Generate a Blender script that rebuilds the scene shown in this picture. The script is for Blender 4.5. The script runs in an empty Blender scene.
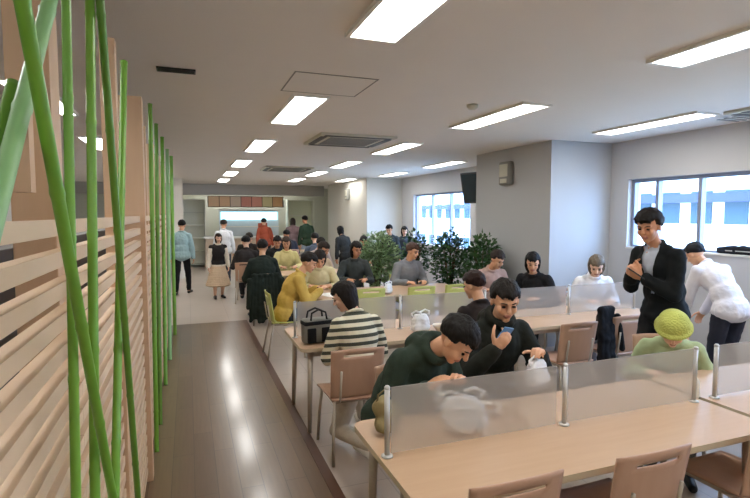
import bpy, bmesh, math, random
from mathutils import Vector, Matrix, noise
random.seed(7)
SC = bpy.context.scene
COL = SC.collection
PI = math.pi
D2R = math.radians

# ---------------------------------------------------------------- materials
def lin(c):
    return c/12.92 if c <= 0.04045 else ((c+0.055)/1.055)**2.4
def rgb(h):
    h = h.lstrip('#')
    return tuple(lin(int(h[i:i+2], 16)/255) for i in (0, 2, 4)) + (1.0,)

def mat(name, col, rough=0.6, metal=0.0, spec=0.5, var=0.0, vscale=6.0, bump=0.0, bscale=60.0, coat=0.0, emit=None, estr=0.0, sss=0.0):
    m = bpy.data.materials.new(name); m.use_nodes = True
    nt = m.node_tree; b = nt.nodes['Principled BSDF']
    c = rgb(col) if isinstance(col, str) else col
    b.inputs['Base Color'].default_value = c
    b.inputs['Roughness'].default_value = rough
    b.inputs['Metallic'].default_value = metal
    b.inputs['Specular IOR Level'].default_value = spec
    b.inputs['Coat Weight'].default_value = coat
    if emit:
        b.inputs['Emission Color'].default_value = rgb(emit); b.inputs['Emission Strength'].default_value = estr
    if var or bump:
        tc = nt.nodes.new('ShaderNodeTexCoord')
    if var:
        n = nt.nodes.new('ShaderNodeTexNoise'); n.inputs['Scale'].default_value = vscale; n.inputs['Detail'].default_value = 4
        nt.links.new(tc.outputs['Object'], n.inputs['Vector'])
        mx = nt.nodes.new('ShaderNodeMix'); mx.data_type = 'RGBA'
        mx.inputs['A'].default_value = tuple(v*(1-var) for v in c[:3])+(1,)
        mx.inputs['B'].default_value = tuple(min(1, v*(1+var)) for v in c[:3])+(1,)
        nt.links.new(n.outputs['Fac'], mx.inputs['Factor']); nt.links.new(mx.outputs['Result'], b.inputs['Base Color'])
    if bump:
        n2 = nt.nodes.new('ShaderNodeTexNoise'); n2.inputs['Scale'].default_value = bscale; n2.inputs['Detail'].default_value = 3
        nt.links.new(tc.outputs['Object'], n2.inputs['Vector'])
        bp = nt.nodes.new('ShaderNodeBump'); bp.inputs['Strength'].default_value = bump; bp.inputs['Distance'].default_value = 0.01
        nt.links.new(n2.outputs['Fac'], bp.inputs['Height']); nt.links.new(bp.outputs['Normal'], b.inputs['Normal'])
    return m

_cloth = {}
def cloth(col, rough=0.85):
    k = (col, rough)
    if k not in _cloth:
        _cloth[k] = mat('cloth_'+col.lstrip('#'), col, rough, spec=0.25, var=0.10, vscale=9, bump=0.5, bscale=22)
    return _cloth[k]
_hairm = {}
def hairmat(col):
    if col not in _hairm:
        m = mat('hair_'+col.lstrip('#'), col, 0.55, spec=0.22)
        nt = m.node_tree; b = nt.nodes['Principled BSDF']
        tc = nt.nodes.new('ShaderNodeTexCoord'); mp = nt.nodes.new('ShaderNodeMapping')
        mp.inputs['Scale'].default_value = (90, 90, 8)
        n = nt.nodes.new('ShaderNodeTexNoise'); n.inputs['Scale'].default_value = 1.0
        nt.links.new(tc.outputs['Object'], mp.inputs['Vector']); nt.links.new(mp.outputs['Vector'], n.inputs['Vector'])
        bp = nt.nodes.new('ShaderNodeBump'); bp.inputs['Strength'].default_value = 0.7; bp.inputs['Distance'].default_value = 0.006
        nt.links.new(n.outputs['Fac'], bp.inputs['Height']); nt.links.new(bp.outputs['Normal'], b.inputs['Normal'])
        _hairm[col] = m
    return _hairm[col]

def wood_mat(name, c1, c2, rough, scale=(1, 12, 12), coat=0.0):
    m = mat(name, c1, rough, coat=coat)
    nt = m.node_tree; b = nt.nodes['Principled BSDF']
    tc = nt.nodes.new('ShaderNodeTexCoord'); mp = nt.nodes.new('ShaderNodeMapping'); mp.inputs['Scale'].default_value = scale
    n = nt.nodes.new('ShaderNodeTexNoise'); n.inputs['Scale'].default_value = 2.2; n.inputs['Detail'].default_value = 6
    cr = nt.nodes.new('ShaderNodeMix'); cr.data_type = 'RGBA'
    cr.inputs['A'].default_value = rgb(c1); cr.inputs['B'].default_value = rgb(c2)
    nt.links.new(tc.outputs['Object'], mp.inputs['Vector']); nt.links.new(mp.outputs['Vector'], n.inputs['Vector'])
    nt.links.new(n.outputs['Fac'], cr.inputs['Factor']); nt.links.new(cr.outputs['Result'], b.inputs['Base Color'])
    return m

M = {}
M['white_paint'] = mat('white_paint', '#e6e2da', 0.8, var=0.02, vscale=2)
M['ceiling'] = mat('ceiling_paint', '#e9e5df', 0.9, var=0.02, vscale=3, bump=0.15, bscale=120)
M['pilaster'] = mat('pilaster_paint', '#d2cfc6', 0.8, var=0.02, vscale=1.5)
M['pilaster_grey'] = mat('pilaster_paint_grey', '#b9babb', 0.8, var=0.02, vscale=1.5)
M['wall_right'] = mat('wall_right_paint', '#c6c4c3', 0.8, var=0.02, vscale=1.5)
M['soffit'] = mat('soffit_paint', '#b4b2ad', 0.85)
M['table'] = wood_mat('table_laminate', '#bf9c7c', '#ccac8c', 0.38, (1.2, 14, 14))
M['table_edge'] = mat('table_edge', '#cdbd9f', 0.5)
M['chair_wood'] = wood_mat('chair_beech', '#b68f76', '#c09b82', 0.4, (10, 10, 1.5))
M['chair_green'] = mat('chair_green', '#c3c46d', 0.45, var=0.05)
M['steel'] = mat('steel_tube', '#b9b6b0', 0.35, metal=0.85)
M['leg'] = mat('leg_paint', '#b9ad9c', 0.4, metal=0.2)
M['post_alu'] = mat('post_aluminium', '#c9c8c4', 0.38, metal=0.5)
M['slat'] = wood_mat('slat_pine', '#d6b99b', '#e4cbae', 0.55, (10, 1.5, 10))
M['post_wood'] = wood_mat('post_pine', '#d2ad8c', '#dfbe9e', 0.55, (12, 12, 1.2))
M['bamboo'] = wood_mat('bamboo_green', '#5f9a2e', '#86bd45', 0.4, (12, 12, 1.0), coat=0.2)
M['bamboo_dark'] = wood_mat('bamboo_dark_green', '#4d7f26', '#6f9f38', 0.4, (12, 12, 1.0), coat=0.2)
M['bamboo_pale'] = wood_mat('bamboo_pale_green', '#7fb377', '#9cc98e', 0.45, (12, 12, 1.0))
M['black'] = mat('black_plastic', '#1b1b1c', 0.4)
M['darkgrey'] = mat('dark_grey_metal', '#3a3c3e', 0.4, metal=0.3)
M['grey'] = mat('grey_plastic', '#8b8a84', 0.6)
M['white_plastic'] = mat('white_plastic', '#eeece6', 0.4)
M['cream_plastic'] = mat('cream_plastic', '#c9c6b4', 0.5)
M['screen'] = mat('tv_glass', '#1c3038', 0.12, spec=0.6)
M['pot'] = mat('planter_clay', '#8d7f6c', 0.7, var=0.05)
M['soil'] = mat('soil', '#3b2e22', 0.95, var=0.2)
M['leaf_dark'] = mat('leaf_dark', '#2f5526', 0.5, var=0.35, vscale=14)
M['leaf_light'] = mat('leaf_light', '#8ea878', 0.5, var=0.3, vscale=14)
M['stem'] = mat('stem_bark', '#5b4a30', 0.8)
M['win_frame'] = mat('window_frame_paint', '#8d94a4', 0.5, metal=0.2)
M['dark_wood'] = wood_mat('dark_wood', '#271c15', '#32251b', 0.5, (3, 3, 1))
M['paper'] = mat('paper', '#f2f0ea', 0.8)
M['eye'] = mat('eye_dark', '#1a1210', 0.2)
M['brow'] = mat('eyebrow_hair', '#231914', 0.7)
M['skin'] = mat('skin', '#d9a582', 0.55, var=0.05, vscale=20)
M['skin_tan'] = mat('skin_tan', '#c98f6c', 0.55, var=0.05, vscale=20)
M['skin_pale'] = mat('skin_pale', '#e6bba0', 0.55, var=0.05, vscale=20)
M['lip'] = mat('lip', '#b37565', 0.5)

def emissive(name, col, strength):
    m = bpy.data.materials.new(name); m.use_nodes = True
    nt = m.node_tree; nt.nodes.remove(nt.nodes['Principled BSDF'])
    e = nt.nodes.new('ShaderNodeEmission'); e.inputs['Color'].default_value = rgb(col); e.inputs['Strength'].default_value = strength
    nt.links.new(e.outputs['Emission'], nt.nodes['Material Output'].inputs['Surface'])
    return m

def frosted(name, tint, keep):
    m = bpy.data.materials.new(name); m.use_nodes = True
    nt = m.node_tree; b = nt.nodes['Principled BSDF']
    b.inputs['Base Color'].default_value = rgb(tint); b.inputs['Roughness'].default_value = 0.35
    b.inputs['Specular IOR Level'].default_value = 0.4
    t = nt.nodes.new('ShaderNodeBsdfTransparent'); t.inputs['Color'].default_value = (0.93, 0.93, 0.93, 1)
    tl = nt.nodes.new('ShaderNodeBsdfTranslucent'); tl.inputs['Color'].default_value = rgb(tint)
    m1 = nt.nodes.new('ShaderNodeMixShader'); m1.inputs[0].default_value = 0.45
    m2 = nt.nodes.new('ShaderNodeMixShader'); m2.inputs[0].default_value = keep
    nt.links.new(b.outputs[0], m1.inputs[1]); nt.links.new(tl.outputs[0], m1.inputs[2])
    nt.links.new(m1.outputs[0], m2.inputs[1]); nt.links.new(t.outputs[0], m2.inputs[2])
    nt.links.new(m2.outputs[0], nt.nodes['Material Output'].inputs['Surface'])
    return m

# ---------------------------------------------------------------- mesh collector
class MB:
    def __init__(s): s.v = []; s.f = []; s.mi = []
    def add(s, vs, fs, mi=0):
        o = len(s.v); s.v += [tuple(v) for v in vs]
        s.f += [tuple(i+o for i in f) for f in fs]; s.mi += [mi]*len(fs); return s
    def box(s, x0, x1, y0, y1, z0, z1, mi=0, Mx=None, bev=0.0):
        if bev > 0:
            bm = bmesh.new(); bmesh.ops.create_cube(bm, size=1)
            for v in bm.verts:
                v.co = Vector(((x0+x1)/2+v.co.x*(x1-x0), (y0+y1)/2+v.co.y*(y1-y0), (z0+z1)/2+v.co.z*(z1-z0)))
            bmesh.ops.bevel(bm, geom=bm.edges[:], offset=bev, segments=2, affect='EDGES', profile=0.6)
            bm.verts.index_update()
            vs = [v.co.copy() for v in bm.verts]; fs = [[v.index for v in f.verts] for f in bm.faces]; bm.free()
        else:
            vs = [Vector(p) for p in ((x0,y0,z0),(x1,y0,z0),(x1,y1,z0),(x0,y1,z0),(x0,y0,z1),(x1,y0,z1),(x1,y1,z1),(x0,y1,z1))]
            fs = [(0,3,2,1),(4,5,6,7),(0,1,5,4),(1,2,6,5),(2,3,7,6),(3,0,4,7)]
        if Mx: vs = [Mx @ v for v in vs]
        return s.add(vs, fs, mi)
    def tube(s, pts, r, n=10, mi=0, closed=False, flat=1.0):
        pts = [Vector(p) for p in pts]; N = len(pts)
        rs = r if isinstance(r, (list, tuple)) else [r]*N
        prev = None; rings = []
        for i, p in enumerate(pts):
            if closed: t = pts[(i+1) % N]-pts[i-1]
            else: t = pts[min(i+1, N-1)]-pts[max(i-1, 0)]
            t.normalize()
            if prev is None:
                a = Vector((0,0,1)) if abs(t.z) < .9 else Vector((0,1,0))
                u = t.cross(a).normalized()
            else:
                u = (prev-t*prev.dot(t)).normalized()
            prev = u; w = t.cross(u)
            rings.append([p+(u*math.cos(k*2*PI/n)+w*math.sin(k*2*PI/n)*flat)*rs[i] for k in range(n)])
        vs = [v for rg in rings for v in rg]; fs = []
        for i in range(N if closed else N-1):
            a = i*n; b = ((i+1) % N)*n
            for k in range(n): fs.append((a+k, a+(k+1) % n, b+(k+1) % n, b+k))
        if not closed:
            fs.append(tuple(range(n-1, -1, -1))); fs.append(tuple((N-1)*n+k for k in range(n)))
        return s.add(vs, fs, mi)
    def ball(s, c, r, R=None, nu=16, nv=10, mi=0):
        c = Vector(c); r = (r, r, r) if not isinstance(r, (list, tuple)) else r
        vs = []; fs = []
        for i in range(nv+1):
            th = PI*i/nv
            for k in range(nu):
                ph = 2*PI*k/nu
                v = Vector((r[0]*math.sin(th)*math.cos(ph), r[1]*math.sin(th)*math.sin(ph), r[2]*math.cos(th)))
                if R is not None: v = R @ v
                vs.append(c+v)
        for i in range(nv):
            for k in range(nu):
                a = i*nu+k; b = i*nu+(k+1) % nu
                if i == 0: fs.append((a, a+nu, b+nu))
                elif i == nv-1: fs.append((a, a+nu, b))
                else: fs.append((a, a+nu, b+nu, b))
        return s.add(vs, fs, mi)
    def cap(s, a, b, ra, rb, n=12, flat=None):
        a = Vector(a); b = Vector(b); t = b-a
        if t.length < 1e-6: return s.ball(a, ra)
        t.normalize(); h = Vector((0,0,1)) if abs(t.z) < .9 else Vector((0,1,0))
        u = t.cross(h).normalized(); w = t.cross(u)
        rings = []
        for i in range(6):
            an = -PI/2+PI/2*i/5
            rings.append((a+t*ra*math.sin(an), max(ra*math.cos(an), 1e-4)))
        for i in range(6):
            an = PI/2*i/5
            rings.append((b+t*rb*math.sin(an), max(rb*math.cos(an), 1e-4)))
        vs = [c+(u*math.cos(k*2*PI/n)+w*math.sin(k*2*PI/n))*r for c, r in rings for k in range(n)]
        fs = [(i*n+k, i*n+(k+1) % n, (i+1)*n+(k+1) % n, (i+1)*n+k) for i in range(11) for k in range(n)]
        fs.append(tuple(range(n-1, -1, -1))); fs.append(tuple(11*n+k for k in range(n)))
        return s.add(vs, fs)
    def lathe(s, prof, c=(0,0,0), n=24, mi=0):
        c = Vector(c)
        vs = [c+Vector((r*math.cos(k*2*PI/n), r*math.sin(k*2*PI/n), z)) for r, z in prof for k in range(n)]
        fs = [(i*n+k, i*n+(k+1) % n, (i+1)*n+(k+1) % n, (i+1)*n+k) for i in range(len(prof)-1) for k in range(n)]
        fs.append(tuple(range(n-1, -1, -1))); fs.append(tuple((len(prof)-1)*n+k for k in range(n)))
        return s.add(vs, fs, mi)
    def mesh(s, name, mats, smooth=False):
        me = bpy.data.meshes.new(name); me.from_pydata(s.v, [], s.f)
        mats = mats if isinstance(mats, (list, tuple)) else [mats]
        for m in mats: me.materials.append(m)
        if len(mats) > 1: me.polygons.foreach_set('material_index', s.mi)
        if smooth: me.polygons.foreach_set('use_smooth', [True]*len(me.polygons))
        me.update(); return me
    def build(s, name, mats, parent=None, smooth=False, loc=None):
        o = bpy.data.objects.new(name, s.mesh(name, mats, smooth)); COL.objects.link(o)
        if parent: o.parent = parent
        if loc: o.location = loc
        return o
    def fused(s, voxel, smooth=4):
        """one continuous closed surface out of all collected shapes"""
        me = bpy.data.meshes.new('tmp'); me.from_pydata(s.v, [], s.f); me.update()
        o = bpy.data.objects.new('tmp', me); COL.objects.link(o)
        r = o.modifiers.new('r', 'REMESH'); r.mode = 'VOXEL'; r.voxel_size = voxel; r.adaptivity = 0
        if smooth:
            q = o.modifiers.new('s', 'SMOOTH'); q.factor = 0.5; q.iterations = smooth
        dg = bpy.context.evaluated_depsgraph_get()
        out = bpy.data.meshes.new_from_object(o.evaluated_get(dg))
        bpy.data.objects.remove(o); bpy.data.meshes.remove(me)
        out.materials.clear()
        out.polygons.foreach_set('use_smooth', [True]*len(out.polygons))
        return out

def link_mesh(name, me, m, parent=None):
    for x in (m if isinstance(m, (list, tuple)) else [m]): me.materials.append(x)
    me.name = name
    o = bpy.data.objects.new(name, me); COL.objects.link(o)
    if parent: o.parent = parent
    return o
def tag(o, label, cat, group=None, kind=None):
    if label: o['label'] = label
    if cat: o['category'] = cat
    if group: o['group'] = group
    if kind: o['kind'] = kind
    return o
def thing(name, label, cat, loc=(0,0,0), rz=0.0, group=None):
    o = bpy.data.objects.new(name, None); COL.objects.link(o); o.empty_display_size = 0.1
    o.location = loc; o.rotation_euler = (0, 0, rz)
    return tag(o, label, cat, group)
def struct(o):
    o['kind'] = 'structure'; return o
KIDS = {}
def dup(root, label, loc, rz=None, group=None):
    r = root.copy(); COL.objects.link(r); r.location = loc
    if rz is not None: r.rotation_euler = (0, 0, rz)
    r['label'] = label
    if group: r['group'] = group
    for ch in root.children:
        c = ch.copy(); COL.objects.link(c); c.parent = r
        for g in ch.children:
            d = g.copy(); COL.objects.link(d); d.parent = c
    return r
EXPOSURE = 0.17; SKY = 17.0; LAMP = 14.0
# ---------------------------------------------------------------- people
import numpy as np
def wrinkle(me, amp, off=Vector((0, 0, 0)), f1=9, f2=22):
    n = len(me.vertices); co = np.empty(n*3, 'f'); no = np.empty(n*3, 'f')
    me.vertices.foreach_get('co', co); me.vertex_normals.foreach_get('vector', no)
    co = co.reshape(-1, 3); no = no.reshape(-1, 3)
    d = np.array([noise.noise(Vector(c)*f1+off)*amp+noise.noise(Vector(c)*f2)*amp*.5 for c in co], 'f')
    me.vertices.foreach_set('co', (co+no*d[:, None]).ravel()); me.update()
def RX(a): return Matrix.Rotation(D2R(a), 3, 'X')
def RY(a): return Matrix.Rotation(D2R(a), 3, 'Y')
def RZ(a): return Matrix.Rotation(D2R(a), 3, 'Z')

def ik(a, t, l1, l2, hint):
    a = Vector(a); t = Vector(t); d = t-a; L = d.length
    if L > (l1+l2)*0.995:
        t = a+d.normalized()*(l1+l2)*0.995; d = t-a; L = d.length
    L = max(L, abs(l1-l2)+0.02)
    u = d.normalized(); c = (l1*l1+L*L-l2*l2)/(2*l1*L); c = max(-1, min(1, c))
    h = Vector(hint); h = (h-u*h.dot(u))
    h = h.normalized() if h.length > 1e-4 else Vector((0,0,-1))
    return a+u*(l1*c)+h*(l1*math.sqrt(1-c*c)), t

def hand(mb, wrist, fd, pn, right, curl, k=1.0):
    fd = Vector(fd).normalized(); pn = Vector(pn); pn = (pn-fd*pn.dot(fd)).normalized()
    th = pn.cross(fd)*(-1 if right else 1)
    w = Vector(wrist)
    R = Matrix((th, fd, pn)).transposed()
    mb.ball(w+fd*.045*k, (.039*k, .052*k, .017*k), R, 14, 8)
    mb.cap(w-fd*.02, w+fd*.03*k, .024*k, .026*k, 10)
    for i, (off, ln) in enumerate(((.029, .078), (.010, .086), (-.010, .080), (-.028, .064))):
        p = w+fd*(.083-abs(off)*.25)*k+th*off*k; ang = 0
        r = (.0095, .0097, .0093, .0085)[i]*k
        p0 = w+fd*.045*k+th*off*.8*k
        mb.cap(p0, p, r*1.1, r*1.05, 8)
        for s, part in enumerate((.42, .32, .26)):
            ang += curl*(.75, 1.0, .7)[s]
            d = fd*math.cos(ang)+pn*math.sin(ang)+th*off*1.3
            q = p+d*ln*part*k; mb.cap(p, q, r*(1-.07*s), r*(.95-.07*s), 8); p = q
    p = w+fd*.022*k+th*.026*k
    for s, ln in enumerate((.045, .034, .027)):
        d = (th*(.75-.25*s)+fd*(.65+.12*s)+pn*(.25+.3*curl*s)).normalized()
        q = p+d*ln*k; mb.cap(p, q, (.0135-.0012*s)*k, (.012-.0015*s)*k, 8); p = q

def hair_mesh(style, c, R, seed=0):
    """surface hugging the skull; over the face it dips under the skin so the hairline reads"""
    nu, nv = 72, 44; vs = []; fs = []
    sk = Vector((.083, .103, .098)); off = Vector((0, -.012, .030))
    rnd = Vector((seed*3.1, seed*1.7, seed*.9))
    for i in range(nv+1):
        t = PI*i/nv
        for k in range(nu):
            p = 2*PI*k/nu
            d = Vector((math.sin(t)*math.cos(p), math.sin(t)*math.sin(p), math.cos(t)))
            fringe = style.get('fringe', .42)
            fz = fringe+.13*math.sin(d.x*9+seed)*.5+.10*abs(d.x)+.16*noise.noise(d*13+rnd)
            front = min(max((d.y-(.30-.35*max(0, -d.z)))/.16, 0), 1)
            if d.z < -.05: front = min(max((d.y-style.get('side', .12))/.16, 0), 1)
            low = min(max((fz-d.z)/.14, 0), 1)
            face = front*low
            nape = 0.0
            drop = style.get('drop', 0.0)
            if drop <= 0: nape = min(max((-.10-.38*min(max((-d.y-.15)/.5, 0), 1)-d.z)/.16, 0), 1)
            vol = style.get('vol', 1.06)+.06*noise.noise(d*3.2+rnd)+.06*noise.noise(Vector((d.x*14, d.y*14, d.z*5))+rnd)
            if drop <= 0: vol -= .13*min(max((.25-d.z)/.7, 0), 1)
            s = vol*(1-max(face, nape))+.80*max(face, nape)
            v = Vector((d.x*sk.x*s, d.y*sk.y*s, d.z*sk.z*s))
            if drop > 0 and d.z < .05:
                q = min((.05-d.z)/.9, 1)*(1-face)
                v.z -= drop*q; v.x *= 1+.15*q; v.y = v.y*(1-.35*q)-.012*q
            vs.append(c+R @ (v+off))
    for i in range(nv):
        for k in range(nu):
            a = i*nu+k; b = i*nu+(k+1) % nu
            if i == 0: fs.append((a, a+nu, b+nu))
            elif i == nv-1: fs.append((a, a+nu, b))
            else: fs.append((a, a+nu, b+nu, b))
    return MB().add(vs, fs)

SHORT = dict(fringe=.34, vol=1.12)
SHAGGY = dict(fringe=.33, vol=1.22, side=.10)
BOB = dict(fringe=.30, vol=1.09, side=.20, drop=.075)
LONG = dict(fringe=.32, vol=1.08, side=.15, drop=.20)

def person(label, x, y, face, sit=True, S=1.0, lean=6, hunch=8, tilt=0, twist=0, head=(8, 0, 0), rh=None, lh=None, rpalm=None, lpalm=None,
           curl=.5, hair=SHORT, hcol='#17120f', skin='skin', size=1.0, top='#333333', topname='jacket', bottom='#23242a', bname='trousers', shoes='#1c1a18',
           voxel=.009, seat=.44, shirt=None, vneck=False, hood=False, collar=True, hat=None, bulk=1.0, topmat=None, feet=None, group=None,
           skirt=None, vest=None, dz=0.0, legs=True, cvox=None):
    root = thing('person', label, 'person', (x, y, dz), D2R(face-90), group)
    hz = seat+.085 if sit else .93
    P = Vector((0, 0, hz))
    R1 = RY(tilt) @ RX(-lean); R2 = RY(tilt) @ RZ(twist) @ RX(-(lean+hunch))
    W = P+R1 @ Vector((0, 0, .18)); C = W+R2 @ Vector((0, 0, .16)); N = W+R2 @ Vector((0, -.005, .335))
    Rh = RZ(twist+head[1]) @ RX(-head[0]) @ RY(head[2])
    NT = N+R2 @ Vector((0, .022, .075)); H = NT+Rh @ Vector((0, .028, .105))
    sh = {s: N+R2 @ Vector((s*.166, 0, -.066)) for s in (1, -1)}
    hp = {s: P+Vector((s*.088, .01, -.02)) for s in (1, -1)}
    kn, an = {}, {}
    for s in (1, -1):
        if feet: ft = Vector(feet[0 if s == 1 else 1])
        elif sit: ft = Vector((s*.12, .46, .085))
        else: ft = Vector((s*.10, .03*s, .085))
        kn[s], an[s] = ik(hp[s], ft, .43, .415, (s*.12, 1, .35))
    el, wr = {}, {}
    for s, tgt in ((1, rh), (-1, lh)):
        if tgt is None:
            tgt = (s*.15, .34, hz+.22) if sit else (s*.26, .06, hz-.14)
        el[s], wr[s] = ik(sh[s], tgt, .285, .25, (s*.55, -.55, -.75))
    # ---- body, one continuous skin
    b = MB()
    def torso(m, g, sc=1.0):
        m.ball(P+Vector((0, 0, .0)), (.165*sc+g, .118*sc+g, .125+g), R1)
        m.ball(W-R1 @ Vector((0, 0, .03)), (.142*sc+g, .104*sc+g, .15+g), R1)
        m.ball(C, (.158*sc+g, .112*sc+g, .185+g*.6), R2)
        m.cap(sh[1], sh[-1], .052*sc+g*.6, .052*sc+g*.6)
        m.cap(N+R2 @ Vector((.08, 0, -.035)), N+R2 @ Vector((-.08, 0, -.035)), .052+g*.5, .052+g*.5)
    torso(b, 0)
    b.cap(N-R2 @ Vector((0, 0, .03)), NT+Rh @ Vector((0, .005, .03)), .054, .050)
    hd = lambda v: H+Rh @ Vector(v)
    b.ball(hd((0, -.012, .028)), (.075, .093, .088), Rh, 24, 16)
    b.ball(hd((0, .022, -.040)), (.056, .064, .068), Rh, 20, 12)
    b.ball(hd((0, .058, -.092)), (.026, .024, .020), Rh)
    b.cap(hd((0, .086, .014)), hd((0, .104, -.020)), .008, .0125, 10)
    for s in (1, -1):
        b.ball(hd((s*.034, .052, -.026)), (.028, .030, .032), Rh)
        b.cap(hd((s*.014, .080, .026)), hd((s*.045, .068, .026)), .010, .010, 8)
        b.ball(hd((s*.009, .100, -.024)), (.008, .008, .007), Rh)
        b.ball(hd((s*.077, -.008, -.004)), (.009, .020, .032), Rh @ RZ(s*-18))
    b.ball(hd((0, .083, -.056)), (.023, .010, .0065), Rh); b.ball(hd((0, .081, -.066)), (.019, .010, .007), Rh)
    for s in (1, -1):
        b.cap(sh[s], el[s], .050, .040); b.cap(el[s], wr[s], .042, .027)
        fd = (wr[s]-el[s]).normalized()
        pn = rpalm if s == 1 else lpalm
        hand(b, wr[s], fd, pn or (-s*.35, .1, -1), s == 1, curl)
        if legs:
            b.cap(hp[s], kn[s], .085, .058); b.cap(kn[s], kn[s].lerp(an[s], .35), .054, .056); b.cap(kn[s].lerp(an[s], .35), an[s], .056, .036)
            b.cap(an[s]-Vector((0, .03, .045)), an[s]+Vector((s*.02, .15, -.05)), .034, .028)
    me = b.fused(voxel, 3)
    o = link_mesh('body', me, [M[skin], M['lip']], root)
    inv = Rh.transposed()
    for p in me.polygons:
        q = inv @ (p.center-H)
        if q.y > .075 and (q.x/.027)**2+((q.z+.061)/.014)**2 < 1: p.material_index = 1
    for s in (1, -1):
        MB().ball(hd((s*.031, .079, .004)), (.013, .008, .0065), Rh, 12, 8).build('eye', M['eye'], root, True)
        MB().tube([hd((s*.014, .090, .026)), hd((s*.032, .087, .031)), hd((s*.050, .070, .026))], [.003, .004, .002], 6).build('eyebrow', hairmat(hcol), root, True)
    if hair:
        hair_mesh(hair, H, Rh, int(x*7+y*13) % 11).build('hair', hairmat(hcol), root, True)
    cv = cvox or max(voxel, .010)
    # ---- clothes
    def garment(name, m, mtl, vx=None, cut=None, wr_=.009):
        me = m.fused(vx or cv, 5)
        wrinkle(me, wr_, Vector((x, y, 0)))
        if cut:
            bm = bmesh.new(); bm.from_mesh(me)
            bmesh.ops.delete(bm, geom=[f for f in bm.faces if cut(f.calc_center_median())], context='FACES')
            for v in bm.verts:
                if v.is_boundary:
                    q = inn @ (v.co-C); lim = .012+.048*(q.z+.16)/.30
                    if q.z > -.15 and abs(q.x) < lim+.02 and q.y > 0: q.x = math.copysign(lim, q.x); v.co = C+R2 @ q
            bm.to_mesh(me); bm.free()
        return link_mesh(name, me, mtl, root)
    tm = topmat or cloth(top)
    def sleeves(m, g, end=1.0):
        for s in (1, -1):
            m.cap(sh[s], el[s], .054+g*.8, .047+g); w2 = el[s].lerp(wr[s], end-.05)
            m.cap(el[s], w2, .049+g, .036+g*.9)
    g = .016*bulk
    inn = R2.transposed()
    if shirt:
        m = MB(); torso(m, .008); m.cap(N-R2 @ Vector((0, 0, .02)), N+R2 @ Vector((0, .012, .035)), .062, .058); garment('shirt', m, cloth(shirt))
    m = MB(); torso(m, g, 1.0+.06*(bulk-1)); sleeves(m, g*.7)
    if collar:
        ring = [N+R2 @ Vector((.066*math.cos(a), .010+.066*math.sin(a), .028+.010*math.sin(a)*-1)) for a in [2*PI*i/12 for i in range(12)]]
        for i in range(12): m.cap(ring[i], ring[(i+1) % 12], .017, .017, 8)
    if hood:
        ring = [N+R2 @ Vector((.074*math.cos(a), .012+.074*math.sin(a), .050-.016*math.sin(a))) for a in [2*PI*i/12 for i in range(12)]]
        for i in range(12): m.cap(ring[i], ring[(i+1) % 12], .028, .028, 8)
        m.ball(N+R2 @ Vector((0, -.085, -.02)), (.105, .05, .075), R2); m.ball(N+R2 @ Vector((.07, -.03, .02)), (.032, .065, .034), R2)
        m.ball(N+R2 @ Vector((-.07, -.03, .02)), (.032, .065, .034), R2)
    if not sit:
        m.ball(P+Vector((0, 0, -.03)), (.180+g, .130+g, .12), None)
    cut = None
    if vneck:
        def cut(c):
            q = inn @ (c-C)
            return q.y > .02 and q.z > -.16 and abs(q.x) < .012+.048*(q.z+.16)/.30
    garment(topname, m, tm, cut=cut)
    if vest:
        m = MB(); torso(m, g+.012); garment('vest', m, cloth(vest))
    if legs and bottom:
        m = MB(); m.ball(P, (.178, .130, .125))
        for s in (1, -1):
            m.cap(hp[s], kn[s], .096, .070); m.cap(kn[s], an[s]+Vector((0, 0, .02)), .068, .052)
        garment(bname, m, cloth(bottom))
    if skirt:
        m = MB(); a = P; 
        for i in range(14):
            z0 = P.z+.02-i*.045; rr = .15+.012*i
            m.ball((0, 0.0, z0), (rr+.02, rr*.85, .06))
        garment('skirt', m, cloth(skirt))
    if legs:
        for s in (1, -1):
            m = MB(); a = an[s]
            dirv = Vector((s*.16, 1, 0)).normalized()
            if a.z < .14:
                m.cap(a+Vector((0, -.035, -.050)), a+Vector((0, .02, -.03)), .036, .042)
                m.cap(a+dirv*.02+Vector((0, 0, -.042)), a+dirv*.165+Vector((0, 0, -.053)), .042, .032)
            else:
                k2 = (an[s]-kn[s]).normalized(); dirv = (Vector((0, 1, 0))-k2*k2.y).normalized()
                m.cap(a+k2*.03-dirv*.03, a+k2*.035+dirv*.15, .042, .033)
            me = m.fused(.009, 2)
            link_mesh('shoe', me, M['shoe_'+shoes] if 'shoe_'+shoes in M else M.setdefault('shoe_'+shoes, mat('shoe_'+shoes.lstrip('#'), shoes, .45)), root)
    if hat:
        m = MB(); rr = (.112, .124, .105)
        m.ball(hd((0, -.018, .058)), rr, Rh, 28, 16)
        ring = [hd((.112*math.cos(a), -.014+.124*math.sin(a), .038+.016*math.sin(a))) for a in [2*PI*i/20 for i in range(20)]]
        for i in range(20): m.cap(ring[i], ring[(i+1) % 20], .020, .020, 8)
        garment('knit_cap', m, hat, .007, wr_=.003)
    root.scale = (size,)*3
    return root, dict(rh=wr[1], lh=wr[-1], H=H, N=N, rf=(wr[1]-el[1]).normalized(), lf=(wr[-1]-el[-1]).normalized())
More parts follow.
